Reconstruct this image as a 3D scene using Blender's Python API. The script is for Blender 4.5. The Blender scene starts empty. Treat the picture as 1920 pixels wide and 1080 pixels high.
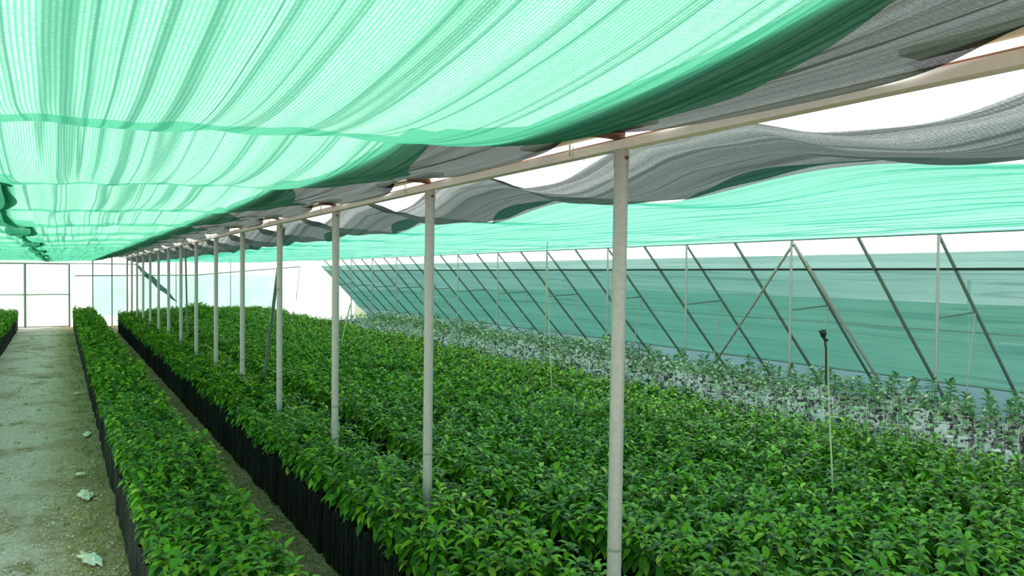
import bpy, math, random
import numpy as np
from mathutils import Vector, Matrix

# ------------------------------------------------------------------ camera, world, exposure
F = 1450.0; HC = 1.70
TH = math.atan(850.0/F); ROLL = 0.008
PITCH = math.atan((540-507)/F)
scn = bpy.context.scene
COL = scn.collection
fwd = Vector((math.sin(TH)*math.cos(PITCH), math.cos(TH)*math.cos(PITCH), -math.sin(PITCH)))
r0 = Vector((math.cos(TH), -math.sin(TH), 0)); u0 = r0.cross(fwd)
RT = r0*math.cos(ROLL) + u0*math.sin(ROLL); UP = u0*math.cos(ROLL) - r0*math.sin(ROLL)
CAM = Vector((0, 0, HC))
cd = bpy.data.cameras.new('camera'); cam = bpy.data.objects.new('camera', cd); COL.objects.link(cam)
cd.sensor_width = 36; cd.lens = F/1920*36; cd.clip_start = 0.02; cd.clip_end = 300
M = Matrix((( RT.x, UP.x, -fwd.x, 0), (RT.y, UP.y, -fwd.y, 0), (RT.z, UP.z, -fwd.z, HC), (0,0,0,1)))
cam.matrix_world = M
scn.camera = cam

w = bpy.data.worlds.new('overcast'); scn.world = w; w.use_nodes = True
bg = w.node_tree.nodes['Background']
bg.inputs[0].default_value = (0.96, 1.0, 0.99, 1); bg.inputs[1].default_value = 2.0

sd = bpy.data.lights.new('sun', 'SUN'); so = bpy.data.objects.new('sun', sd); COL.objects.link(so)
sd.energy = 4.0; sd.angle = math.radians(12); sd.color = (1.0, 0.97, 0.9)
so.rotation_euler = (math.radians(-28), math.radians(22), 0)

vs = scn.view_settings
scn.display_settings.display_device = 'sRGB'
vs.view_transform = 'Standard'; vs.look = 'None'; vs.gamma = 1; vs.use_curve_mapping = False; vs.exposure = 0.22
scn.cycles.transparent_max_bounces = 16
scn.cycles.max_bounces = 8

# ------------------------------------------------------------------ small helpers
rng = random.Random(7); nr = np.random.default_rng(11)
def ray(px, py):
    return (fwd*F + RT*(px-960) - UP*(py-540)).normalized()
def at(px, py, s=None, t=None, h=None):      # where a line of sight meets the plane x=s, y=t or z=h
    d = ray(px, py)
    k = (s/d.x) if s is not None else (t/d.y) if t is not None else ((h-HC)/d.z)
    return CAM + d*k
def proj(P):                                  # Nx3 array -> px, py, depth
    D = P - np.array(CAM)
    z = D@np.array(fwd); x = D@np.array(RT); y = D@np.array(UP)
    z = np.where(z < 0.05, 0.05, z)
    return 960+F*x/z, 540-F*y/z, D@np.array(fwd)

def tag(o, label=None, cat=None, group=None, kind=None):
    if label: o['label'] = label
    if cat: o['category'] = cat
    if group: o['group'] = group
    if kind: o['kind'] = kind
    return o
def link(name, me, parent=None):
    o = bpy.data.objects.new(name, me); COL.objects.link(o)
    if parent: o.parent = parent
    return o
def empty(name, loc=(0,0,0)):
    o = bpy.data.objects.new(name, None); COL.objects.link(o); o.location = loc; o.empty_display_size = .1
    return o
def mesh_np(name, V, loops, starts, mats, midx=None, smooth=True):
    me = bpy.data.meshes.new(name)
    V = np.asarray(V, dtype=np.float32); loops = np.asarray(loops, dtype=np.int32); starts = np.asarray(starts, dtype=np.int32)
    me.vertices.add(len(V)); me.vertices.foreach_set('co', V.ravel())
    me.loops.add(len(loops)); me.loops.foreach_set('vertex_index', loops)
    me.polygons.add(len(starts)); me.polygons.foreach_set('loop_start', starts)
    for m in mats: me.materials.append(m)
    if midx is not None: me.polygons.foreach_set('material_index', np.asarray(midx, dtype=np.int32))
    me.polygons.foreach_set('use_smooth', np.full(len(starts), smooth))
    me.update(calc_edges=True); me.validate()
    return me
class MB:
    def __init__(s): s.V = []; s.Fc = []; s.mi = []
    def add(s, V, Fc, mi=0):
        b = len(s.V); s.V += [tuple(v) for v in V]; s.Fc += [tuple(i+b for i in f) for f in Fc]; s.mi += [mi]*len(Fc)
        return s
    def box(s, c, d, mi=0):
        x,y,z = c; a,b,h = d[0]/2, d[1]/2, d[2]/2
        V = [(x+i*a,y+j*b,z+k*h) for i in(-1,1) for j in(-1,1) for k in(-1,1)]
        return s.add(V, [(0,1,3,2),(4,6,7,5),(0,4,5,1),(2,3,7,6),(0,2,6,4),(1,5,7,3)], mi)
    def tube(s, pts, r, n=10, mi=0, cap=True):
        pts = [Vector(p) for p in pts]; rs = r if isinstance(r, (list,tuple)) else [r]*len(pts)
        V = []; Fc = []
        ref = None
        for i,p in enumerate(pts):
            a = pts[max(i-1,0)]; b = pts[min(i+1,len(pts)-1)]; d = (b-a).normalized()
            if ref is None:
                ref = Vector((0,0,1)) if abs(d.z) < .9 else Vector((1,0,0))
            e1 = (ref - d*ref.dot(d)).normalized(); e2 = d.cross(e1); ref = e1
            for k in range(n):
                an = 2*math.pi*k/n; V.append(p + (e1*math.cos(an)+e2*math.sin(an))*rs[i])
        for i in range(len(pts)-1):
            for k in range(n):
                k2 = (k+1)%n; Fc.append((i*n+k, i*n+k2, (i+1)*n+k2, (i+1)*n+k))
        if cap:
            Fc.append(tuple(range(n-1,-1,-1))); Fc.append(tuple((len(pts)-1)*n+k for k in range(n)))
        return s.add(V, Fc, mi)
    def build(s, name, mats, parent=None, smooth=True, loc=None):
        me = bpy.data.meshes.new(name)
        V = s.V if loc is None else [(v[0]-loc[0], v[1]-loc[1], v[2]-loc[2]) for v in s.V]
        me.from_pydata(V, [], s.Fc)
        for m in (mats if isinstance(mats,(list,tuple)) else [mats]): me.materials.append(m)
        me.polygons.foreach_set('material_index', s.mi)
        me.polygons.foreach_set('use_smooth', [smooth]*len(s.Fc)); me.update()
        if smooth:
            try: me.set_sharp_from_angle(angle=math.radians(40))
            except Exception: pass
        return link(name, me, parent)

# ------------------------------------------------------------------ materials
class NT:
    def __init__(s, name):
        s.m = bpy.data.materials.new(name); s.m.use_nodes = True; s.t = s.m.node_tree; s.t.nodes.clear()
        s.out = s.t.nodes.new('ShaderNodeOutputMaterial')
    def n(s, typ, ins=None, **kw):
        nd = s.t.nodes.new('ShaderNode'+typ)
        for k,v in kw.items(): setattr(nd, k, v)
        for k,v in (ins or {}).items():
            if isinstance(v, bpy.types.NodeSocket): s.t.links.new(v, nd.inputs[k])
            else: nd.inputs[k].default_value = v
        return nd
    def math(s, op, a, b=0.0, clamp=False):
        return s.n('Math', {0:a, 1:b}, operation=op, use_clamp=clamp).outputs[0]
    def pos(s): return s.n('NewGeometry').outputs['Position']
    def xyz(s, v):
        o = s.n('SeparateXYZ', {0:v}).outputs; return o[0], o[1], o[2]
    def comb(s, x, y, z): return s.n('CombineXYZ', {0:x,1:y,2:z}).outputs[0]
    def noise(s, vec, scale, detail=3, rough=.55):
        return s.n('TexNoise', {'Vector':vec,'Scale':scale,'Detail':detail,'Roughness':rough}).outputs['Fac']
    def ramp(s, fac, stops):
        nd = s.n('ValToRGB', {0:fac}); cr = nd.color_ramp
        while len(cr.elements) > 1: cr.elements.remove(cr.elements[-1])
        cr.elements[0].position = stops[0][0]; cr.elements[0].color = (*stops[0][1],1)
        for p,c in stops[1:]:
            e = cr.elements.new(p); e.color = (*c,1)
        return nd.outputs[0]
    def mix(s, f, a, b):
        nd = s.n('Mix', {0:f}, data_type='RGBA')
        for i,v in ((6,a),(7,b)):
            if isinstance(v, bpy.types.NodeSocket): s.t.links.new(v, nd.inputs[i])
            else: nd.inputs[i].default_value = (*v,1)
        return nd.outputs[2]
    def rng(s, v, a, b, c, d, smooth=False):
        return s.n('MapRange', {0:v,1:a,2:b,3:c,4:d}, interpolation_type='SMOOTHSTEP' if smooth else 'LINEAR').outputs[0]
    def surf(s, sh): s.t.links.new(sh, s.out.inputs[0]); return s.m
    def bsdf(s, color, rough=.6, metal=0.0, spec=.5, normal=None):
        ins = {'Roughness':rough,'Metallic':metal,'Specular IOR Level':spec}
        nd = s.n('BsdfPrincipled', ins)
        if isinstance(color, bpy.types.NodeSocket): s.t.links.new(color, nd.inputs['Base Color'])
        else: nd.inputs['Base Color'].default_value = (*color,1)
        if normal is not None: s.t.links.new(normal, nd.inputs['Normal'])
        return nd.outputs[0]
    def bump(s, h, strength=.5, dist=.01):
        return s.n('Bump', {'Strength':strength,'Distance':dist,'Height':h}).outputs[0]

def net_mat(name, col, pleat, open_lo, open_hi, axis='x', period=.007, crease=1.0, diff=.25, patch=None):
    g = NT(name); p = g.pos(); x,y,z = g.xyz(p)
    a, b = (x, y) if axis == 'x' else (z, y)
    wob = g.math('MULTIPLY', g.math('SUBTRACT', g.noise(g.comb(0.0, y, 0.0), .7, 2), .5), .05)
    aw = g.math('ADD', a, wob)
    st = g.math('SINE', g.math('MULTIPLY', aw, 2*math.pi/period))
    st = g.rng(st, -1, 1, 0, 1)
    cross = g.rng(g.math('SINE', g.math('MULTIPLY', b, 2*math.pi/.011)), -1, 1, .75, 1)
    streak = g.noise(g.comb(g.math('MULTIPLY', aw, 17.0), g.math('MULTIPLY', b, .35), 0.0), 1.0, 4, .65)
    speck = g.noise(p, 160, 2)
    blot = g.noise(p, 1.6, 3)
    op = g.math('MULTIPLY', g.math('MULTIPLY', st, cross), g.rng(streak, .35, .65, .5, 1.25))
    op = g.math('MULTIPLY', op, g.rng(speck, .3, .7, .6, 1.4))
    op = g.rng(op, 0, 1.3, open_lo, open_hi)
    # pleats running along the cloth, where the weave is doubled
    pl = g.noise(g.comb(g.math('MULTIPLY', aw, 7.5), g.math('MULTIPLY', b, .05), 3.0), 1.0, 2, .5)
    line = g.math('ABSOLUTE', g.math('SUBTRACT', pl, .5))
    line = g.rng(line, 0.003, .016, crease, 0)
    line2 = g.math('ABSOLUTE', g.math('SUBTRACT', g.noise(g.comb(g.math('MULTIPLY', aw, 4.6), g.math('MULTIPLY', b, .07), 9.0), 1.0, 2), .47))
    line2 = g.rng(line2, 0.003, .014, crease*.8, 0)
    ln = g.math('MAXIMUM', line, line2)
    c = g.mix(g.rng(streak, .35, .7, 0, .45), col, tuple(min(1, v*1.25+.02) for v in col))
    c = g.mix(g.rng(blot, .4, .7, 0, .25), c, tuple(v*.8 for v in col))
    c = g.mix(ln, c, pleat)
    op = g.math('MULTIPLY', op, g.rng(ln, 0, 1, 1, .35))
    if patch: op = patch(g, x, y, z, op)
    tl = g.n('BsdfTranslucent'); g.t.links.new(c, tl.inputs[0])
    df = g.n('BsdfDiffuse'); g.t.links.new(c, df.inputs[0])
    cl = g.n('MixShader', {0:diff, 1:tl.outputs[0], 2:df.outputs[0]}).outputs[0]
    tr = g.n('BsdfTransparent').outputs[0]
    return g.surf(g.n('MixShader', {0:op, 1:cl, 2:tr}).outputs[0])

m_green = net_mat('green_shade_net', (.070,.33,.20), (.035,.21,.125), .03, .38, period=.006)
m_green_r = net_mat('green_shade_net_right', (.05,.31,.215), (.03,.21,.14), .06, .27, crease=.5, patch=lambda g,x,y,z,op: g.math('MULTIPLY', op, g.rng(x, 4.2, 5.6, 1.0, 2.3)))  # weave opened up towards the side wall, added to let more light onto the white bags
m_green_d = net_mat('dark_green_hem', (.03,.24,.15), (.015,.15,.09), .0, .06)
m_grey = net_mat('grey_shade_net', (.022,.033,.025), (.014,.019,.014), .015, .15, period=.006, crease=.6)
m_grey_r = net_mat('grey_shade_net_right', (.024,.042,.034), (.012,.022,.016), .005, .12, period=.006, crease=.8, patch=lambda g,x,y,z,op: g.math('MULTIPLY', op, g.rng(x, 1.74, 1.90, 4.2, 1.0), True))
m_side = net_mat('teal_side_net', (.035,.15,.122), (.018,.085,.07), .02, .10, axis='z', period=.014, crease=.5, diff=.35, patch=lambda g,x,y,z,op: g.math('MULTIPLY', op, g.rng(y, 3.0, 8.0, 2.4, 1.0)))
m_hem = net_mat('teal_side_hem', (.07,.20,.17), (.03,.13,.10), .04, .22, axis='z', period=.014, crease=.3, diff=.35)

def film_mat(name, col, tr=.1, rough=.3):
    g = NT(name); p = g.pos()
    n = g.noise(p, 1.3, 3)
    c = g.mix(g.rng(n, .35, .65, 0, 1), col, tuple(v*.86 for v in col))
    tl = g.n('BsdfTranslucent'); g.t.links.new(c, tl.inputs[0])
    gl = g.bsdf(c, rough)
    a = g.n('MixShader', {0:.25, 1:tl.outputs[0], 2:gl}).outputs[0]
    return g.surf(g.n('MixShader', {0:tr, 1:a, 2:g.n('BsdfTransparent').outputs[0]}).outputs[0])
m_film = film_mat('white_film', (.86,.95,.92), .2)
m_film_mint = film_mat('mint_film', (.62,.93,.83), .12)
m_skirt = film_mat('blue_grey_film', (.07,.15,.16), .03)

def metal_mat(name, col, rust=.0, rough=.45, metal=.3, dim=.72):
    g = NT(name); p = g.pos()
    n = g.noise(p, 9, 4); n2 = g.noise(p, 60, 3)
    c = g.mix(g.rng(n2, .3, .7, 0, .6), col, tuple(v*dim for v in col))
    if rust: c = g.mix(g.rng(n, .68-rust*.4, .78-rust*.3, 0, .9), c, (.28,.10,.035))
    return g.surf(g.bsdf(c, rough, metal, normal=g.bump(n2, .15, .002)))
m_galv = metal_mat('galvanised_pipe', (.50,.50,.47), .02)
m_galv_dark = metal_mat('weathered_pipe', (.27,.34,.30), .05, .6)
m_beam = metal_mat('cream_channel', (1.0,.90,.86), .04, .5, 0.0, .88)
m_rust = metal_mat('rusty_steel', (.20,.09,.05), .3, .85, .1)
m_lath = metal_mat('pale_timber', (.90,.76,.60), .3, .9, 0.0)
m_wire = metal_mat('wire', (.30,.32,.30), 0, .5, .5)
m_cord = metal_mat('pale_cord', (.55,.60,.42), 0, .8, 0)
m_pale = metal_mat('pale_pipe', (.66,.66,.58), 0, .5, 0)
m_blackp = metal_mat('black_plastic', (.015,.03,.022), 0, .4, 0)

def bag_mat(name, c1, c2, rough, mottle=None):
    g = NT(name); p = g.pos(); x,y,z = g.xyz(p)
    n = g.noise(g.comb(g.math('MULTIPLY',x,60.0), g.math('MULTIPLY',y,60.0), g.math('MULTIPLY',z,12.0)), 1, 3)
    c = g.mix(g.rng(n, .35, .7, 0, 1), c1, c2)
    if mottle: c = g.mix(g.rng(g.noise(p, 19, 3, .7), .49, .55, 0, .95), c, mottle)  # near-black mottling over the bag colour, for contrast
    return g.surf(g.bsdf(c, rough, 0, .35, g.bump(n, .6, .01)))
m_bag = bag_mat('black_bag', (.008,.009,.010), (.028,.03,.032), .45)
m_wbag = bag_mat('white_bag', (1.0,.95,.96), (1.0,.93,.95), .35, (.045,.035,.06))
g = NT('potting_soil'); m_soil = g.surf(g.bsdf(g.ramp(g.noise(g.pos(), 90, 4), [(0,(.02,.013,.008)),(1,(.09,.06,.04))]), .95))
g = NT('green_stem'); m_stem = g.surf(g.bsdf(g.ramp(g.noise(g.pos(), 30, 2), [(0,(.06,.05,.02)),(1,(.12,.16,.04))]), .7))

def leaf_mat(name, stops, rough=.40, trans=.20):
    g = NT(name); geo = g.n('NewGeometry'); r = geo.outputs['Random Per Island']
    c = g.ramp(r, stops)
    pn = g.noise(geo.outputs['Position'], 2.2, 2)
    c = g.mix(g.rng(pn, .4, .65, 0, .45), c, tuple(v*.8 for v in stops[1][1]))
    b = g.bsdf(c, rough, 0, .30)
    tl = g.n('BsdfTranslucent'); hs = g.n('HueSaturation', {'Value':1.9, 'Hue':.485, 'Color':c}); g.t.links.new(hs.outputs[0], tl.inputs[0])
    return g.surf(g.n('MixShader', {0:trans, 1:b, 2:tl.outputs[0]}).outputs[0])
m_leaf = leaf_mat('glossy_leaf', [(0,(.008,.035,.002)),(.28,(.032,.135,.003)),(.62,(.095,.31,.003)),(.9,(.22,.50,.008)),(1,(.50,.60,.10))])
m_leaf_pale = leaf_mat('pale_leaf', [(0,(.04,.12,.045)),(.5,(.07,.22,.06)),(1,(.22,.42,.16))])

# ground: pale gravel path, moss, brown soil under and between the beds
g = NT('gravel_soil'); p = g.pos(); x,y,z = g.xyz(p)
fine = g.noise(p, 34, 6, .75); mid = g.noise(p, 7, 4, .6); big = g.noise(p, 1.1, 4, .6)
vor = g.n('TexVoronoi', {'Vector':p,'Scale':70.0}); vd = vor.outputs['Distance']
grav = g.ramp(fine, [(.28,(.34,.25,.20)),(.47,(.90,.73,.64)),(.62,(1.0,.94,.90))])
grav = g.mix(g.rng(vor.outputs['Color'] if False else g.noise(p,130,2), .45, .75, 0, .5), grav, (.95,.82,.74))
soil = g.ramp(fine, [(.3,(.28,.16,.07)),(.5,(.70,.48,.26)),(.68,(1.0,.84,.62))])
moss = g.ramp(fine, [(.3,(.12,.10,.012)),(.7,(.40,.34,.07))])
edge = g.math('ADD', x, g.math('MULTIPLY', g.math('SUBTRACT', mid, .5), .5))
c = g.mix(g.rng(edge, -.20, .10, 0, .95), grav, soil)
c = g.mix(g.rng(big, .50, .62, 0, .65), c, (.50,.34,.19))
c = g.mix(g.math('MULTIPLY', g.rng(g.noise(g.comb(x,y,4.0), 2.3, 4, .65), .56, .66, 0, 1), .75), c, moss)
c = g.mix(g.rng(x, 5.2, 5.45, 0, 1), c, (.05,.045,.05))  # ground darkened below the white bags: shade of the gaps put into the colour
far = g.rng(y, 25.6, 26.0, 0, 1); far2 = g.rng(x, 9.2, 9.6, 0, 1)
c = g.mix(g.math('MAXIMUM', far, far2), c, (.28,.34,.20))
hgt = g.math('ADD', fine, g.math('MULTIPLY', vd, .8))
m_ground = g.surf(g.bsdf(c, .92, 0, .2, g.bump(hgt, 1.0, .035)))
g = NT('torn_plastic'); m_scrap = g.surf(g.bsdf(g.ramp(g.noise(g.pos(), 14, 3), [(.35,(.75,.52,.34)),(.55,(1.0,.86,.80))]), .5))
g = NT('stone'); m_stone = g.surf(g.bsdf(g.ramp(g.noise(g.pos(), 20, 3), [(.3,(.36,.28,.22)),(.7,(.90,.80,.70))]), .9))
g = NT('dry_grass'); m_weed = g.surf(g.bsdf(g.ramp(g.n('NewGeometry').outputs['Random Per Island'], [(0,(.10,.17,.02)),(.6,(.25,.30,.05)),(1,(.50,.45,.16))]), .8))
g = NT('outdoor_white'); m_outw = g.surf(g.bsdf((.85,.86,.84), .8))
g = NT('outdoor_hedge'); m_hedge = g.surf(g.bsdf(g.ramp(g.noise(g.pos(), 9, 5), [(.3,(.01,.05,.02)),(.7,(.05,.16,.06))]), .9))

# ------------------------------------------------------------------ the ground and structure
T_END = 25.3; DT = 1.57; T0 = 2.09; SP = 1.65; SS = 7.3
def drop(t): return -0.15*max(0.0, min(1.0, (t-3)/22.0))
gv = []; NX = 90; NY = 120
gx = np.concatenate([[-40,-12], np.linspace(-5, 9.5, NX), [14, 45]]); gy = np.concatenate([[-12], np.linspace(-2, 27, NY), [60]])
GX, GY = np.meshgrid(gx, gy, indexing='ij')
GZ = .012*np.sin(GX*5.1+GY*1.3)*np.cos(GY*2.7) * (np.abs(GX-2) < 7) - .012
def grid(name, X, Y, Z, mats, flip=False):
    a, b = X.shape; V = np.stack([X, Y, Z], -1).reshape(-1,3)
    i, j = np.meshgrid(np.arange(a-1), np.arange(b-1), indexing='ij'); q = (i*b+j).ravel()
    L = np.stack([q, q+b, q+b+1, q+1], 1)
    if flip: L = L[:, ::-1]
    return mesh_np(name, V, L.ravel(), np.arange(len(L))*4, mats)
tag(link('floor', grid('floor', GX, GY, GZ, [m_ground])), 'pale gravel and earth ground of the shade house, mossy beside the beds', kind='structure')

# ---- roof nets
def sagf(t):      # 0 over the posts, 1 in mid span
    u = ((t-T0)/DT) % 1.0
    return 1-(2*u-1)**2
def sstep(a, b, x):
    u = np.clip((x-a)/(b-a), 0, 1); return u*u*(3-2*u)
def dropv(t): return -0.15*np.clip((t-3)/22.0, 0, 1)
def wr(s, t, k=1.0):   # shallow wrinkles along the cloth
    return k*(.006*np.sin(s*23+1.7*np.sin(t*.9))+.004*np.sin(s*41+t*.6+2)+.003*np.sin(s*9-t*2.1))
def z_left(s, t):
    rise = sstep(.75, 1.6, s)
    sag = .055+.065*np.clip(1-(t-1.3)/2.2, 0, 1)
    return HC+dropv(t) + .378 - .034*(1-sstep(-.2,.7,s)) + .066*rise - sag*(1-.9*rise)*sagf(t) + wr(s,t,.5)*(1-.6*rise)
def saw(T):                     # hem creeps outwards along each bay, then falls back
    u = ((T-T0)/DT) % 1.0
    return np.where(u < .86, u/.86, 1-(u-.86)/.14)
def lift(T):                    # the strip lifts off the beam around each post
    u = ((T-T0)/DT+.5) % 1.0 - .5
    return np.exp(-((u-.08)/.17)**2)
def sheet(name, s_lo, s_hi, t_lo, t_hi, ns, nt, zf, mat):
    t = np.linspace(t_lo, t_hi, nt); u = np.linspace(0, 1, ns)
    U, T = np.meshgrid(u, t, indexing='ij')
    S = s_lo(T) + U*(s_hi(T)-s_lo(T))
    return link(name, grid(name, S, T, zf(S, T), [mat], True))
cst = lambda v: (lambda T: v+0*T)
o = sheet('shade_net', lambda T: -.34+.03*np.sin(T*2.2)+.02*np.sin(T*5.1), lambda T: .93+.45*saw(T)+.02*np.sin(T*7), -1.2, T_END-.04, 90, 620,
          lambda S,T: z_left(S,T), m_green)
tag(o, 'bright green shade net sagging in scallops over the narrow beds, left of the beam', 'shade net', 'roof nets')
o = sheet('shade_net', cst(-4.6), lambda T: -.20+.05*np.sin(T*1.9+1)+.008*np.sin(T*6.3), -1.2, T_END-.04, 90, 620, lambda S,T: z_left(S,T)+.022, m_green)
hem = sheet('hem', lambda T: -.240+.05*np.sin(T*1.9+1)+.008*np.sin(T*6.3), lambda T: -.205+.05*np.sin(T*1.9+1)+.008*np.sin(T*6.3)+.012*np.sin(T*8), -1.2, T_END-.04, 8, 620, lambda S,T: z_left(S,T)-.008+.003*np.sin(S*80+T*5), m_green_d)
hem.parent = o; hem['label'] = 'dark green doubled hem of the net'
tag(o, 'green shade net over the gravel path, its dark wavy overlap at far left', 'shade net', 'roof nets')
o = sheet('shade_net', lambda T: .84+.05*np.sin(T*4), lambda T: 1.630-.085*lift(T), -1.2, T_END-.04, 40, 620,
          lambda S,T: z_left(S,T)+.024*(1-sstep(1.35,1.6,S))+.03*sstep(1.3,1.6,S)*lift(T)+.006*np.sin(S*48+T*2), m_grey)
tag(o, 'dark grey shade net strip along the upper left side of the beam', 'shade net', 'roof nets')
def ph(t): return ((t-T0)/DT) % 1.0
def z_rgrey(s, t):
    k = sstep(1.68, 2.22, s); u = ph(t)
    gap = .10*np.sin(math.pi*np.clip((u-.02)/.68, 0, 1))
    lo = .327 + .032*np.cos(2*math.pi*(u-.72))
    belly = -.022*np.sin(math.pi*k)*(1-.8*np.cos(2*math.pi*(u-.9)))
    return HC+dropv(t) + (.440-gap)*(1-k) + lo*k + belly + .005*np.sin(s*38+t*3)*np.sin(math.pi*k) + .003*np.sin(t*17+s*30)
o = sheet('shade_net', cst(1.685), lambda T: 2.20+.01*np.sin(T*5), -.8, T_END-.04, 44, 620, z_rgrey, m_grey_r)
tag(o, 'grey shade net strip hanging in scallops from the right side of the beam', 'shade net', 'roof nets')
def z_rgreen(s, t):
    u = ph(t); a = sstep(2.0, 3.4, s); b = sstep(4.8, SS, s)
    lo = .314 + .032*np.cos(2*math.pi*(u-.72))
    return HC+dropv(t)*(1-.2*b) + lo*(1-a) + (.335+.060*b)*a - .012*sagf(t)*(1-b)*a + wr(s, t, .8)*(1-.7*b)
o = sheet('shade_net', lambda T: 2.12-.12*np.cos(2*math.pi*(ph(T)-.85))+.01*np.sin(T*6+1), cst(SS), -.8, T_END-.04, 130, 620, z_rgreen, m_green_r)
tag(o, 'pale green shade net stretched from the beam to the right side wall', 'shade net', 'roof nets')

# ---- main beam on its posts
NP = 15
def zb(t): return HC + .412 + drop(t)
ts = [T0+DT*k for k in range(-3, NP)] + [T_END-.1]
def channel(pts, wd, ht, mb):       # open channel, web towards the path
    n = len(pts)
    prof = [(-wd/2,0),(-wd/2,ht),(wd/2,ht),(wd/2,ht-.004),(-wd/2+.004,ht-.004),(-wd/2+.004,.004),(wd/2,.004),(wd/2,0)]
    V = [(p[0]+a, p[1], p[2]+b) for p in pts for a,b in prof]; m = len(prof)
    Fc = [(i*m+k, i*m+(k+1)%m, (i+1)*m+(k+1)%m, (i+1)*m+k) for i in range(n-1) for k in range(m)]
    Fc += [tuple(range(m)), tuple((n-1)*m+k for k in range(m-1,-1,-1))]
    mb.add(V, Fc)
bm_ = empty('beam', (SP, T0, zb(T0)))
tag(bm_, 'long cream painted channel beam running over the row of posts', 'beam')
mb = MB(); channel([(SP, t, zb(t)) for t in ts], .045, .030, mb)
mb.build('channel', m_beam, bm_, smooth=False, loc=bm_.location)
mb = MB(); mb.tube([(SP-.005, t, zb(t)+.034) for t in ts], .006, 8)
mb.build('rod', m_rust, bm_, loc=bm_.location)['label'] = 'rusty brown rod on top of the beam'
mb = MB()
for t in ts[:-1]:
    mb.tube([(SP+.023, t+.25, zb(t)+.045),(SP+.025, t+.25, zb(t)-.005)], .0022, 6)
    mb.tube([(SP-.024, t+.25, zb(t)+.045),(SP-.025, t+.25, zb(t)-.005)], .0022, 6)
    mb.tube([(SP-.024, t+.27, zb(t)+.075),(SP-.025, t+.27, zb(t)+.01)], .004, 6)
mb.build('tie_wire', m_cord, bm_, loc=bm_.location)

order = ['nearest to the viewer','second from the viewer','third from the viewer','fourth from the viewer','fifth from the viewer','sixth from the viewer','seventh from the viewer','eighth from the viewer','ninth from the viewer']
for k in range(NP):
    t = T0+DT*k; top = zb(t); lean = (.028 if k == 0 else .012 if k == 1 else 0)
    e = empty('support_post', (SP, t, 0))
    if k < 9: tag(e, 'galvanised pipe post under the long beam, '+order[k], 'post', 'posts under the beam')
    else: tag(e, 'galvanised pipe post near the end wall, one of the crowded far posts under the beam', 'post', 'far posts under the beam')
    bx = -lean*.5
    mb = MB(); mb.tube([(bx,0,-.05),(bx*.6+0,0,.9),(0.002,0,top-.03),(0.002,0,top-.001)], .0245, 20); mb.build('pole', m_galv, e)
    mb = MB(); mb.tube([(0.002,0,top-.055),(0.002,0,top-.004)], .0268, 20); mb.build('collar', m_galv, e)
    mb = MB(); mb.tube([(0.002,-.0255,top-.03),(0.002,-.033,top-.03)], .007, 6); mb.build('bolt', m_rust, e)
    if k < 5:
        mb = MB(); mb.tube([(bx*.75,0,.742),(bx*.75,0,.752)], .0253, 20); mb.build('joint_ring', m_galv_dark, e)
# timber laths lying over the beam at the posts, a rusty clamp on each
for k in range(-1, 5):
    t = T0+DT*k
    nm = 'out past the nearest post' if k < 0 else 'above the post '+order[k]
    e = empty('lath', (SP-.062, t+.14, zb(t)+.060)); tag(e, 'pale timber lath on the beam, '+nm, 'lath', 'laths on the beam')
    MB().box((0,0,0), (.075,.72,.014)).build('board', m_lath, e, smooth=False)
    MB().box((0,-.14,-.012), (.09,.09,.012)).box((.045,-.14,-.018),(.03,.05,.010)).build('clamp', m_rust, e, smooth=False)['label'] = 'rusty brown clamp'
# leaning brace poles between the posts
def pole(name, pts, r, mat, label, cat, group=None, n=12):
    p0 = Vector(pts[0]); mb = MB(); mb.tube([Vector(p)-p0 for p in pts], r, n); o = mb.build(name, mat); o.location = p0
    return tag(o, label, cat, group)
pole('brace_pole', [(1.93, 8.9, 0), (1.70, 6.86, zb(6.86)-.02)], .016, m_galv_dark, 'thin dark pole leaning against the post fourth from the viewer', 'pole')
pole('brace_pole', [(2.0, 14.9, 0), (1.72, 13.1, zb(13.1)-.03)], .014, m_galv, 'thin pale pole leaning among the far posts', 'pole')
q = at(641, 640, h=.6); q2 = at(656, 572, t=q.y+.1)
pole('bamboo_stake', [(q.x, q.y, 0), q, q2], .007, m_cord, 'thin pale stake rising behind the third post', 'stake')

# ---- right side wall: frames, leaning net, roller
LEAN = .90
def ws(h): return SS + (2.08-h)*LEAN          # the wall leans outwards towards its foot
def zt(t): return HC + .395 + drop(t)*.8
DS = 1.73; TS0 = 4.35
wall = empty('wall_right', (SS, 0, 0)); tag(wall, 'leaning teal net side wall with pale film skirt', kind='structure')
tt = np.linspace(-1.0, T_END, 260)
def wsheet(name, h0, h1, mat, off=0.0, nh=24, bulge=0.0):
    H, T = np.meshgrid(np.linspace(h0, h1, nh), tt, indexing='ij')
    Hh = H + dropv(T)*.8*(H/2.0)
    uu = ((T-TS0)/(DS/2)) % 1.0
    X = ws(H)+.03+off + bulge*(1-(2*uu-1)**2)*np.sin(np.pi*(H-h0)/(h1-h0)) + .006*np.sin(T*9+H*7)
    o = link(name, grid(name, X-SS, T, Hh, [mat]), wall); return o
wsheet('net_panel', .44, 1.765, m_side, bulge=.03)
wsheet('net_hem', 1.75, 1.92, m_hem, off=-.006, nh=6)
wsheet('film_skirt', 0.0, .47, m_skirt, off=.01, nh=8, bulge=.03)
mb = MB(); mb.tube([(ws(1.755)-SS-.01, t, 1.755+drop(t)*.72) for t in np.linspace(-1, T_END, 30)], .013, 8); mb.build('roller_pipe', m_blackp, wall)
mb = MB(); mb.tube([(ws(.46)-SS-.0, t, .46+drop(t)*.2) for t in np.linspace(-1, T_END, 30)], .006, 6); mb.build('batten', m_cord, wall)
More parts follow.
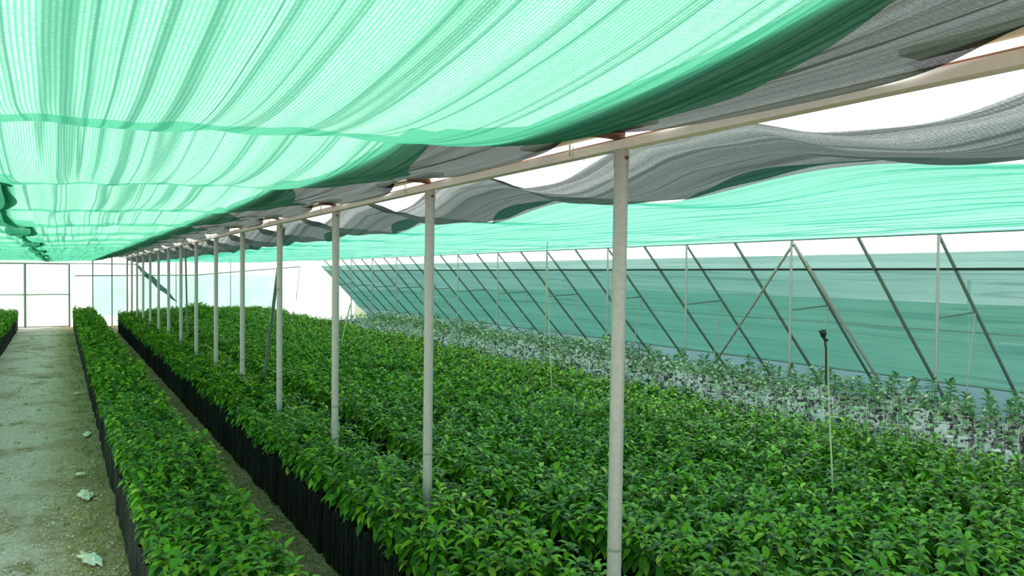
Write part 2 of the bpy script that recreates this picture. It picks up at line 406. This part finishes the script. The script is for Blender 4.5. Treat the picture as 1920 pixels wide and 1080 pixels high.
mb = MB(); mb.tube([(ws(1.10)-SS+.0, t, 1.10+drop(t)*.4) for t in np.linspace(-1, T_END, 30)], .004, 6); mb.build('wire', m_wire, wall)
gut = MB().tube([(SS, t, zt(t)) for t in np.linspace(-1, T_END-.05, 30)], .012, 8).build('eave_pipe', m_galv_dark)
tag(gut, 'thin eave pipe carrying the outer hem of the pale green roof net', 'pipe')

words = ['rightmost post with tie bar','second from the right','third from the right','fourth from the right','fifth from the right','sixth from the right','seventh from the right']
for k in range(-1, 12):
    t = TS0+DS*k; e = empty('side_frame', (SS, t, 0)); top = zt(t)-.012
    if k < 0: lab, grp = 'thin side wall upright out past the right edge', 'side wall frames'
    elif k < 7: lab, grp = 'thin galvanised side wall upright with slanted rib, '+words[k], 'side wall frames'
    else: lab, grp = 'thin upright with slanted rib in the far crowded stretch of the side wall', 'far side wall frames'
    tag(e, lab, 'wall frame', grp)
    MB().tube([(0,0,-.02),(0,0,top)], .015, 10).build('upright', m_galv, e)
    f = zt(t)
    MB().tube([(.0,.0,f-.01),(ws(1.0)-SS-.02,0,1.0+drop(t)*.4),(ws(0)-SS-.02,0,0)], .017, 10).build('rib', m_galv_dark, e)
    h = 1.32+drop(t)*.5
    MB().tube([(0,0,h-.04),(ws(h)-SS-.03,0,h)], .010, 8).build('tie_bar', m_galv_dark, e)
    MB().tube([(ws(h)-SS-.03,0,h),(.42,-.02,0)], .009, 8).build('strut', m_galv, e)
for k in range(-2, 12):
    t = TS0+DS*(k+.5); f = zt(t)
    lab = 'slanted wall rib between two uprights of the '+('near' if k < 3 else 'far')+' side wall'
    if k == -1: lab = 'slanted dark rib between the two rightmost uprights of the side wall'
    elif k == 0: lab = 'slanted dark rib just right of the second side wall upright'.replace('right','left')
    pole('wall_rib', [(SS, t, f-.01), (ws(1.0)-.02, t, 1.0+drop(t)*.4), (ws(0)-.02, t, 0)], .019, m_galv_dark, lab, 'rib', 'near wall ribs' if k < 3 else 'far wall ribs')
# the two slanted poles meeting at the second upright
tp = Vector((SS, TS0+DS-.03, zt(TS0+DS)-.04))
def at_wall(px_, py_):
    d = ray(px_, py_); k = (SS+(2.08-HC)*LEAN-.06)/(d.x+d.z*LEAN); return CAM+d*k
a = at_wall(1648, 712); b_ = at_wall(1338, 684)
def toground(top, foot): return foot
pole('slanted_pole', [toground(tp, a), tp], .021, m_pale, 'pale slanted pole running down right from the second side wall post', 'pole', 'crossed wall poles')
pole('slanted_pole', [toground(tp, b_), tp], .017, m_pale, 'pale slanted pole running down left from the second side wall post', 'pole', 'crossed wall poles')

# ---- end wall
S0 = -4.6
def E(px, py, dt=0.0): return at(px, py, t=T_END+dt)
wb = empty('wall_back', (0, T_END, 0)); tag(wb, 'white translucent film end wall', kind='structure')
def epanel(name, x0, x1, h0, h1, mat, dt=0.0, parent=wb, n=14):
    X, H = np.meshgrid(np.linspace(x0, x1, n), np.linspace(h0, h1, 8), indexing='ij')
    Y = dt + .012*np.sin(X*6+H*3)
    ba = parent.location
    return link(name, grid(name, X-ba.x, Y+T_END-ba.y, H-ba.z, [mat]), parent)
xd = E(130, 550).x; xm = E(47, 550).x; xl = xm-(xd-xm)
hd = E(90, 495).z
epanel('film_sheet', xd, E(600,550).x+1.2, 0, 2.35, m_film, .03, n=60)
epanel('film_sheet', S0-1, xl, 0, 2.35, m_film, .03)
epanel('film_sheet', xl, xd, hd+.01, 2.35, m_film, .03)
h1 = E(250, 516).z
epanel('mint_sheet', E(176,550).x, E(236,550).x, .3, h1, m_film_mint, .0)
epanel('mint_sheet', E(262,550).x, E(520,550).x, .3, h1+.02, m_film_mint, .0, n=30)
mb = MB()
for px in (174, 210, 330, 432, 520):
    x = E(px, 550).x; mb.tube([(x, -.02, 0), (x, -.02, 2.0)], .012 if px > 300 else .018, 8)
mb.build('stud', m_galv_dark, wb)
pa, pb, pc = E(140, 517), E(364, 516), E(562, 500)
mb = MB(); mb.tube([(p.x, p.y-T_END-.03, p.z) for p in (pa, pb, pc)], .016, 8); mb.build('rail', m_galv_dark, wb)
pd = E(555, 562); mb = MB(); mb.tube([(p.x, p.y-T_END-.03, p.z) for p in (pc, pd)], .010, 8); mb.build('hanging_rail', m_galv_dark, wb)
MB().tube([(S0-1,-.01,hd+.02),(E(260,495).x,-.01,hd+.02)], .014, 8).build('head_rail', m_galv_dark, wb)
dr = empty('door_1', (xm, T_END-.03, 0)); tag(dr, 'white film double door in a thin dark frame', kind='structure')
for x0, x1 in ((xl, xm), (xm, xd)):
    epanel('panel', x0+.02, x1-.02, .03, hd-.02, m_film, -.025, parent=dr)
mb = MB()
hm = E(90, 552).z
for x, r in ((xl,.014),(xm,.03),(xd,.022)): mb.tube([(x-xm,0,0),(x-xm,0,hd)], r, 8)
mb.tube([(xl-xm,0,hd),(xd-xm,0,hd)], .012, 8); mb.tube([(xl-xm,0,hm),(xd-xm,0,hm)], .014, 8); mb.tube([(xl-xm,0,.02),(xd-xm,0,.02)], .014, 8)
mb.build('door_frame', m_galv_dark, dr)
# folded strip of teal net slung across the end wall
A, C_ = E(254, 496, -.07), E(332, 566, -.07)
mb = MB(); V = []
for i in range(25):
    u = i/24; p = A.lerp(C_, u); wd = .02+.11*math.sin(math.pi*min(1,u*1.05))**.7
    for j in range(7):
        v = (j/6-.5); V.append((p.x+v*wd*.7, p.y+.03*math.sin(j*2.1+i*.5), p.z+v*wd+.02*math.sin(i*.8)))
mb.add(V, [(i*7+j, i*7+j+1, (i+1)*7+j+1, (i+1)*7+j) for i in range(24) for j in range(6)])
o = mb.build('net_strip', m_side); tag(o, 'loose folded strip of teal net slung diagonally before the end wall', 'net strip')

# ---- hanging cord and sprinkler riser
q = at(1035, 738, h=.45)
pole('hanging_cord', [(q.x-.0, q.y, .2), q, (q.x-.02, q.y+.02, 1.0), (q.x-.055, q.y+.02, 1.5), (q.x-.06, q.y+.02, float(z_rgreen(q.x, q.y))-.01)], .0055, m_cord, 'thin pale cord hanging from the green roof net into the wide bed', 'cord', n=8)
q = at(1562, 930, h=.45); d = at(1551, 655, t=q.y)
e = empty('sprinkler_riser', (q.x, q.y, 0)); tag(e, 'thin pale riser pipe with a black sprinkler head in the wide bed', 'sprinkler')
tpz = d.z; dx = d.x-q.x
MB().tube([(0.01,0,0),(0,0,.45),(dx*.6,0,.9),(dx,0,tpz)], .0048, 8).build('riser_pipe', m_cord, e)
hx = at(1545, 628, t=q.y); hx2 = hx.x-q.x
mb = MB(); mb.tube([(dx-.004,0,tpz-.2),(dx-.008,0,tpz),(hx2,0,hx.z)], .006, 8); mb.build('dark_tube', m_blackp, e)
mb = MB(); mb.tube([(hx2-.006,0,hx.z-.015),(hx2-.006,0,hx.z+.01),(hx2-.004,0,hx.z+.03)], [.010,.020,.012], 10)
mb.tube([(hx2-.02,0,hx.z+.012),(hx2-.04,0,hx.z+.022)], .006, 6); mb.tube([(hx2+.0,0,hx.z-.02),(hx2+.028,0,hx.z-.03)], .009, 8); mb.build('sprinkler_head', m_blackp, e)

# ---- outside, seen dimly through the side net
for (x0, y0), (x1, y1), depth, lab in (((1810,690),(1816,525),9.6,'tall narrow white post outside, dim behind the right end of the side net'),
                                 ((1868,712),(1960,650),9.9,'low pale sheet outside, dim behind the right end of the side net')):
    p0 = at(x0, y0, s=depth); p1 = at(x1, y1, s=depth); z0 = 0.0
    o = MB().box((0,0,0),(.05, abs(p1.y-p0.y), p1.z)).build('outdoor_board', m_outw, smooth=False); o.location = (depth+.03, (p0.y+p1.y)/2, p1.z/2); tag(o, lab, 'board')

# ------------------------------------------------------------------ plants
def leaf(L, W, base, az, el, droop, full):
    # leaf curve leaves the stem at elevation el and bends down by droop
    st = (0,.35,.7,1) if full else (0,.5,1)
    wd = (0,1,.78,0) if full else (0,1,0)
    ca, sa = math.cos(az), math.sin(az)
    pts = []; r = 0; z = 0; prev = 0; e = el
    for u in st:
        du = (u-prev)*L; e2 = el-droop*u; r += du*math.cos(e2); z += du*math.sin(e2); prev = u
        pts.append((r, z, e2))
    V = []; idx = []
    for (r, z, e2), ww in zip(pts, wd):
        c = (base[0]+ca*r, base[1]+sa*r, base[2]+z)
        if ww == 0: V.append(c); idx.append((len(V)-1,))
        else:
            hw = W*.5*ww; up = hw*.35
            l = (c[0]-sa*hw, c[1]+ca*hw, c[2]+up); rr_ = (c[0]+sa*hw, c[1]-ca*hw, c[2]+up)
            if full: V += [l, c, rr_]; idx.append((len(V)-3, len(V)-2, len(V)-1))
            else: V += [l, rr_]; idx.append((len(V)-2, len(V)-1))
    if full:
        (b,), (l1,c1,r1), (l2,c2,r2), (t_,) = idx
        Fc = [(b,c1,l1),(b,r1,c1),(l1,c1,c2,l2),(c1,r1,r2,c2),(l2,c2,t_),(c2,r2,t_)]
    else:
        (b,), (l,r), (t_,) = idx
        Fc = [(b,t_,l),(b,r,t_)]
    return V, Fc
def plant_parts(seed, full, kind='black'):
    R = random.Random(seed)
    fol = MB(); stem = MB(); bag = MB(); soil = MB(); hv = R.uniform(-.07,.05)
    big = kind == 'black'
    hb = .34 if big else .46+hv; rb = .034 if big else .068+R.uniform(-.01,.006)
    top = .53 if big else .63
    nl = (30 if full else 26) if big else (4 if seed % 2 == 0 else 17 if full else 13)
    lx, ly = R.uniform(-.02,.02), R.uniform(-.02,.02)
    def sx(z): u = (z-hb)/(top-hb); return lx*u, ly*u
    ga = R.uniform(0, 6.28)
    for i in range(nl):
        u = (i+.5)/nl; z = hb+.03+(top-hb-.03)*(u**.8); b = sx(z)
        el = math.radians((-20 if big else 0)+(75 if big else 50)*u**2+R.uniform(-18,18)); L = (R.uniform(.060,.096) if big else R.uniform(.075,.12))*(1-.25*u)*(1 if full else 1.12)
        V, Fc = leaf(L, L*R.uniform(.38,.50)*(1 if full else 1.15), (b[0], b[1], z), ga+i*2.399+R.uniform(-.4,.4), el, (R.uniform(.5,1.25) if big else R.uniform(.2,.7)), full)
        fol.add(V, Fc)
    n = 8 if full else 6
    if full: stem.tube([(0,0,hb-.03),(*sx(hb+.1),hb+.1),(lx,ly,top)], [.0035,.003,.002] if big else [.0028,.0022,.0015], 6)
    rings = ((0,.92),(.12,1.06),(.5,1.0),(.9,.97),(1,1.08)) if full else ((0,.95),(1,1.05))
    V = []
    for u, k in rings:
        for a in range(n):
            an = 2*math.pi*a/n; q = rb*k*(1+(R.uniform(-.09,.09) if full else 0)); V.append((q*math.cos(an), q*math.sin(an), u*hb))
    bag.add(V, [(i*n+a, i*n+(a+1)%n, (i+1)*n+(a+1)%n, (i+1)*n+a) for i in range(len(rings)-1) for a in range(n)])
    soil.add([(rb*math.cos(2*math.pi*a/n), rb*math.sin(2*math.pi*a/n), hb-(.02 if big else .035)) for a in range(n)], [tuple(range(n))])
    return fol, stem, bag, soil

def positions():
    P = []
    def bed(s0, s1, t0, t1, sp, kind, name, edge=()):
        ns = max(1, int(round((s1-s0)/sp))); nt = int((t1-t0)/sp)
        for i in range(ns+1):
            s = s0+(s1-s0)*i/ns; isedge = (i == 0 and 'l' in edge) or (i == ns and 'r' in edge)
            stp = .094 if isedge else sp; m = int((t1-t0)/stp)
            for j in range(m+1):
                t = t0+stp*(j+(.5 if i % 2 else 0))
                jx = .011 if isedge else .018
                P.append((s+rng.uniform(-jx,jx), t+rng.uniform(-jx,jx), kind, name))
    bed(.375, .80, .9, 24.6, .096, 'black', 'narrow', 'lr')
    bed(1.365, 1.87, .9, 22.6, .098, 'black', 'middle', 'lr')
    bed(2.17, 5.25, .3, 24.4, .104, 'black', 'wide', 'l')
    bed(-1.6, -.98, 6.0, 24.4, .11, 'black', 'left', 'r')
    bed(5.55, 7.10, 1.5, 18.0, .185, 'white', 'white', '')
    return P
P = positions()
arr = np.array([(p[0], p[1]) for p in P])
tip = np.concatenate([arr, np.full((len(arr),1), .5)], 1)
px, py, dz = proj(tip)
# leave out what no view from about here could show
lat = (px > -900) & (px < 3000) & (dz > 1.0)
# keep plants clear of the posts
keep = lat.copy()
for k in range(NP):
    keep &= np.hypot(arr[:,0]-SP, arr[:,1]-(T0+DT*k)) > .05
inv = (px > -15) & (px < 1935) & (py < 1120) & (dz > 1.5)
kinds = np.array([p[2] for p in P]); names = np.array([p[3] for p in P])
# height of canopy varies slowly over the beds; far bushy mound in the wide bed
def hscale(s, t):
    v = 1 + .035*math.sin(s*2.1+t*1.3)+.03*math.sin(t*2.9-s*1.7)
    return v + (.50*math.exp(-((t-20.0)/.9)**2-((s-2.9)/.36)**2))
NV = 8
CX = {}
for kind, mbag, mleaf in (('black', m_bag, m_leaf), ('white', m_wbag, m_leaf_pale)):
    sel = np.where(keep & inv & (kinds == kind))[0]
    sel = sel[np.argsort(dz[sel])][:300]; ind = set(sel.tolist())
    protos = []
    for v in range(NV):
        fol, stem, bag, soil = plant_parts(100+v+(50 if kind == 'white' else 0), True, kind)
        ms = []
        for nm, mb, mt in (('foliage', fol, mleaf), ('stem', stem, m_stem), ('grow_bag', bag, mbag), ('soil', soil, m_soil)):
            me = bpy.data.meshes.new(nm); me.from_pydata(mb.V, [], mb.Fc); me.materials.append(mt)
            me.polygons.foreach_set('use_smooth', [True]*len(mb.Fc)); me.update(); ms.append((nm, me))
        protos.append(ms)
    lab = {'narrow': ('leafy seedling in black bag, near end of the narrow bed beside gravel path', 'near seedlings in the narrow bed'),
           'middle': ('leafy seedling in black bag, near end of the middle bed below the posts', 'near seedlings in the middle bed'),
           'wide': ('leafy seedling in black bag, near end of the wide bed right of posts', 'near seedlings in the wide bed'),
           'left': ('leafy seedling in a black bag in the bed left of the gravel path', 'seedlings left of the path'),
           'white': ('sparse pale-leaved sapling in white bag, near end of the bed along side wall', 'near seedlings in white bags')}
    for i in sel:
        e = empty('potted_seedling' if kind == 'black' else 'bagged_sapling', (arr[i,0], arr[i,1], 0)); e.rotation_euler = (0, 0, rng.uniform(0, 6.28))
        sc = hscale(arr[i,0], arr[i,1])*rng.uniform(.87,1.10); e.scale = (1, 1, sc)
        tag(e, lab[names[i]][0], 'seedling' if kind == 'black' else 'sapling', lab[names[i]][1])
        for nm, me in protos[rng.randrange(NV) if kind == 'black' else 2*rng.randrange(NV//2)+int(arr[i,0] > 6.5)]:
            link(nm, me, e)
    rest = [i for i in np.where(keep & (kinds == kind))[0] if i not in ind]
    Vs = []; Ls = []; St = []; Mi = []; vb = 0; lb = 0
    for full in (True, False):
        idx = [i for i in rest if (dz[i] < 7.0) == full]
        vid = nr.integers(0, NV, len(idx))
        if kind == 'white': vid = 2*(vid//2) + (arr[idx,0] > 6.5)
        for v in range(NV):
            ii = np.array([idx[a] for a in range(len(idx)) if vid[a] == v])
            if not len(ii): continue
            parts = plant_parts(100+v+(50 if kind == 'white' else 0), full, kind)
            V = []; Fc = []; mi = []
            for j, mb in enumerate(parts):
                b = len(V); V += mb.V; Fc += [tuple(q+b for q in f) for f in mb.Fc]; mi += [j]*len(mb.Fc)
            V = np.array(V); lp = np.array([q for f in Fc for q in f]); ln = np.array([len(f) for f in Fc]); stt = np.concatenate([[0], np.cumsum(ln)[:-1]])
            n = len(ii); an = nr.uniform(0, 6.283, n)
            sc = np.array([hscale(arr[i,0], arr[i,1]) for i in ii])*nr.uniform(.86, 1.10, n)
            ca, sa = np.cos(an), np.sin(an)
            X = V[None,:,0]*ca[:,None]-V[None,:,1]*sa[:,None]+arr[ii,0][:,None]
            Y = V[None,:,0]*sa[:,None]+V[None,:,1]*ca[:,None]+arr[ii,1][:,None]
            Z = V[None,:,2]*sc[:,None]
            Vs.append(np.stack([X,Y,Z], -1).reshape(-1,3))
            Ls.append((lp[None,:]+vb+(np.arange(n)*len(V))[:,None]).ravel())
            St.append((stt[None,:]+lb+(np.arange(n)*len(lp))[:,None]).ravel())
            Mi.append(np.tile(mi, n)); vb += n*len(V); lb += n*len(lp)
    me = mesh_np('seedlings', np.concatenate(Vs), np.concatenate(Ls), np.concatenate(St), [mleaf, m_stem, mbag, m_soil], np.concatenate(Mi))
    o = link('seedlings' if kind == 'black' else 'saplings', me)
    if kind == 'black': tag(o, 'dense mass of green seedlings in black bags filling the beds away from the viewer', 'seedlings', kind='stuff')
    else: tag(o, 'mass of sparse seedlings in white bags running on along the side wall', 'saplings', kind='stuff')
    print(kind, 'individual', len(sel), 'rest', len(rest), 'faces', len(me.polygons), 'max depth individual', dz[sel].max())

# ------------------------------------------------------------------ stones, weeds and scraps on the ground
mb = MB()
R = random.Random(3)
ico = [(0,0,1),(.89,0,.45),(.28,.85,.45),(-.72,.53,.45),(-.72,-.53,.45),(.28,-.85,.45),(.72,.53,-.45),(-.28,.85,-.45),(-.89,0,-.45),(-.28,-.85,-.45),(.72,-.53,-.45),(0,0,-1)]
icf = [(0,1,2),(0,2,3),(0,3,4),(0,4,5),(0,5,1),(1,6,2),(2,7,3),(3,8,4),(4,9,5),(5,10,1),(6,7,2),(7,8,3),(8,9,4),(9,10,5),(10,6,1),(11,7,6),(11,8,7),(11,9,8),(11,10,9),(11,6,10)]
for i in range(5200):
    t = 2.4+R.random()**1.6*14; s = R.uniform(-.95, .33) if R.random() < .85 else R.uniform(.88, 1.28)
    r = R.uniform(.003,.009)*(1.5 if R.random() < .06 else 1)
    mb.add([(s+a*r*R.uniform(.8,1.3), t+b*r*R.uniform(.8,1.3), .0+c*r*.6) for a,b,c in ico], icf)
tag(mb.build('gravel', m_stone, smooth=False), 'loose pale gravel strewn over the path', 'gravel', kind='stuff')
mb = MB()
for i in range(620):
    if R.random() < .55: s = R.uniform(.14,.34) if R.random() < .7 else R.uniform(-.7,.2); 
    else: s = R.uniform(.9,1.3)
    t = 2.5+R.random()**1.3*20
    c = R.random()
    for k in range(R.randint(4,9)):
        a = R.uniform(0,6.28); L = R.uniform(.02,.055); x0, y0 = s+R.uniform(-.03,.03), t+R.uniform(-.03,.03); w_ = .0025
        ex, ey = math.cos(a)*L*.7, math.sin(a)*L*.7
        mb.add([(x0-w_,y0,0),(x0+w_,y0,0),(x0+ex*.5+w_*.7,y0+ey*.5,L*.6),(x0+ex*.5-w_*.7,y0+ey*.5,L*.6),(x0+ex,y0+ey,L*.75)], [(0,1,2,3),(3,2,4)])
tag(mb.build('weeds', m_weed), 'yellow-green weeds and moss tufts along the bed edges', 'weeds', kind='stuff')
scr = [((148,738),.17,.05,'pale torn strip lying across the path edge by the far half of the narrow bed'),
       ((150,665),.10,.10,'small pale scrap high up the path edge'),
       ((163,815),.09,.14,'crumpled pale scrap against the narrow bed halfway down the path'),
       ((150,890),.10,.06,'pale flattened scrap on the brown path edge above the middle'),
       ((160,930),.10,.18,'long pale scrap leaning to the bags on the near path'),
       ((172,1050),.11,.20,'white scrap at the bottom edge of the path beside the bags'),
       ((372,822),.12,.10,'pale scrap on the walkway between the narrow and middle beds, upper'),
       ((410,862),.10,.05,'pale scrap on the walkway between the narrow and middle beds, lower'),
       ((290,712),.14,.07,'whitish scrap at the far part of the walkway by the middle bed')]
for (x_, y_), a_, b2, lab in scr:
    q = at(x_, y_, h=0.0); n = 19; V = [(0,0,.014)]; rd = [R.uniform(.45,1.0) for _ in range(19)]; a_ *= .75; b2 *= .8; nr_ = 5
    for i in range(1, nr_+1):
        for j in range(n):
            an = 2*math.pi*j/n; k = (i/nr_)*(1+(rd[j]-.8)*(i/nr_))*(1+.2*math.sin(2*an+x_))
            V.append((.62*a_*k*math.cos(an), .8*b2*k*math.sin(an)*1.4, .006+.016*abs(math.sin(i*1.9+j*1.3+x_))*(1-i/nr_*.6)))
    Fc = [(0,1+j,1+(j+1)%n) for j in range(n)]+[(1+(i-1)*n+j,1+i*n+j,1+i*n+(j+1)%n,1+(i-1)*n+(j+1)%n) for i in range(1,nr_) for j in range(n)]
    mb = MB().add(V, Fc)
    o = mb.build('plastic_scrap', m_scrap); o.location = (q.x, q.y, 0); o.rotation_euler.z = R.uniform(-.3,.3)
    tag(o, lab, 'scrap', 'plastic scraps on the ground')
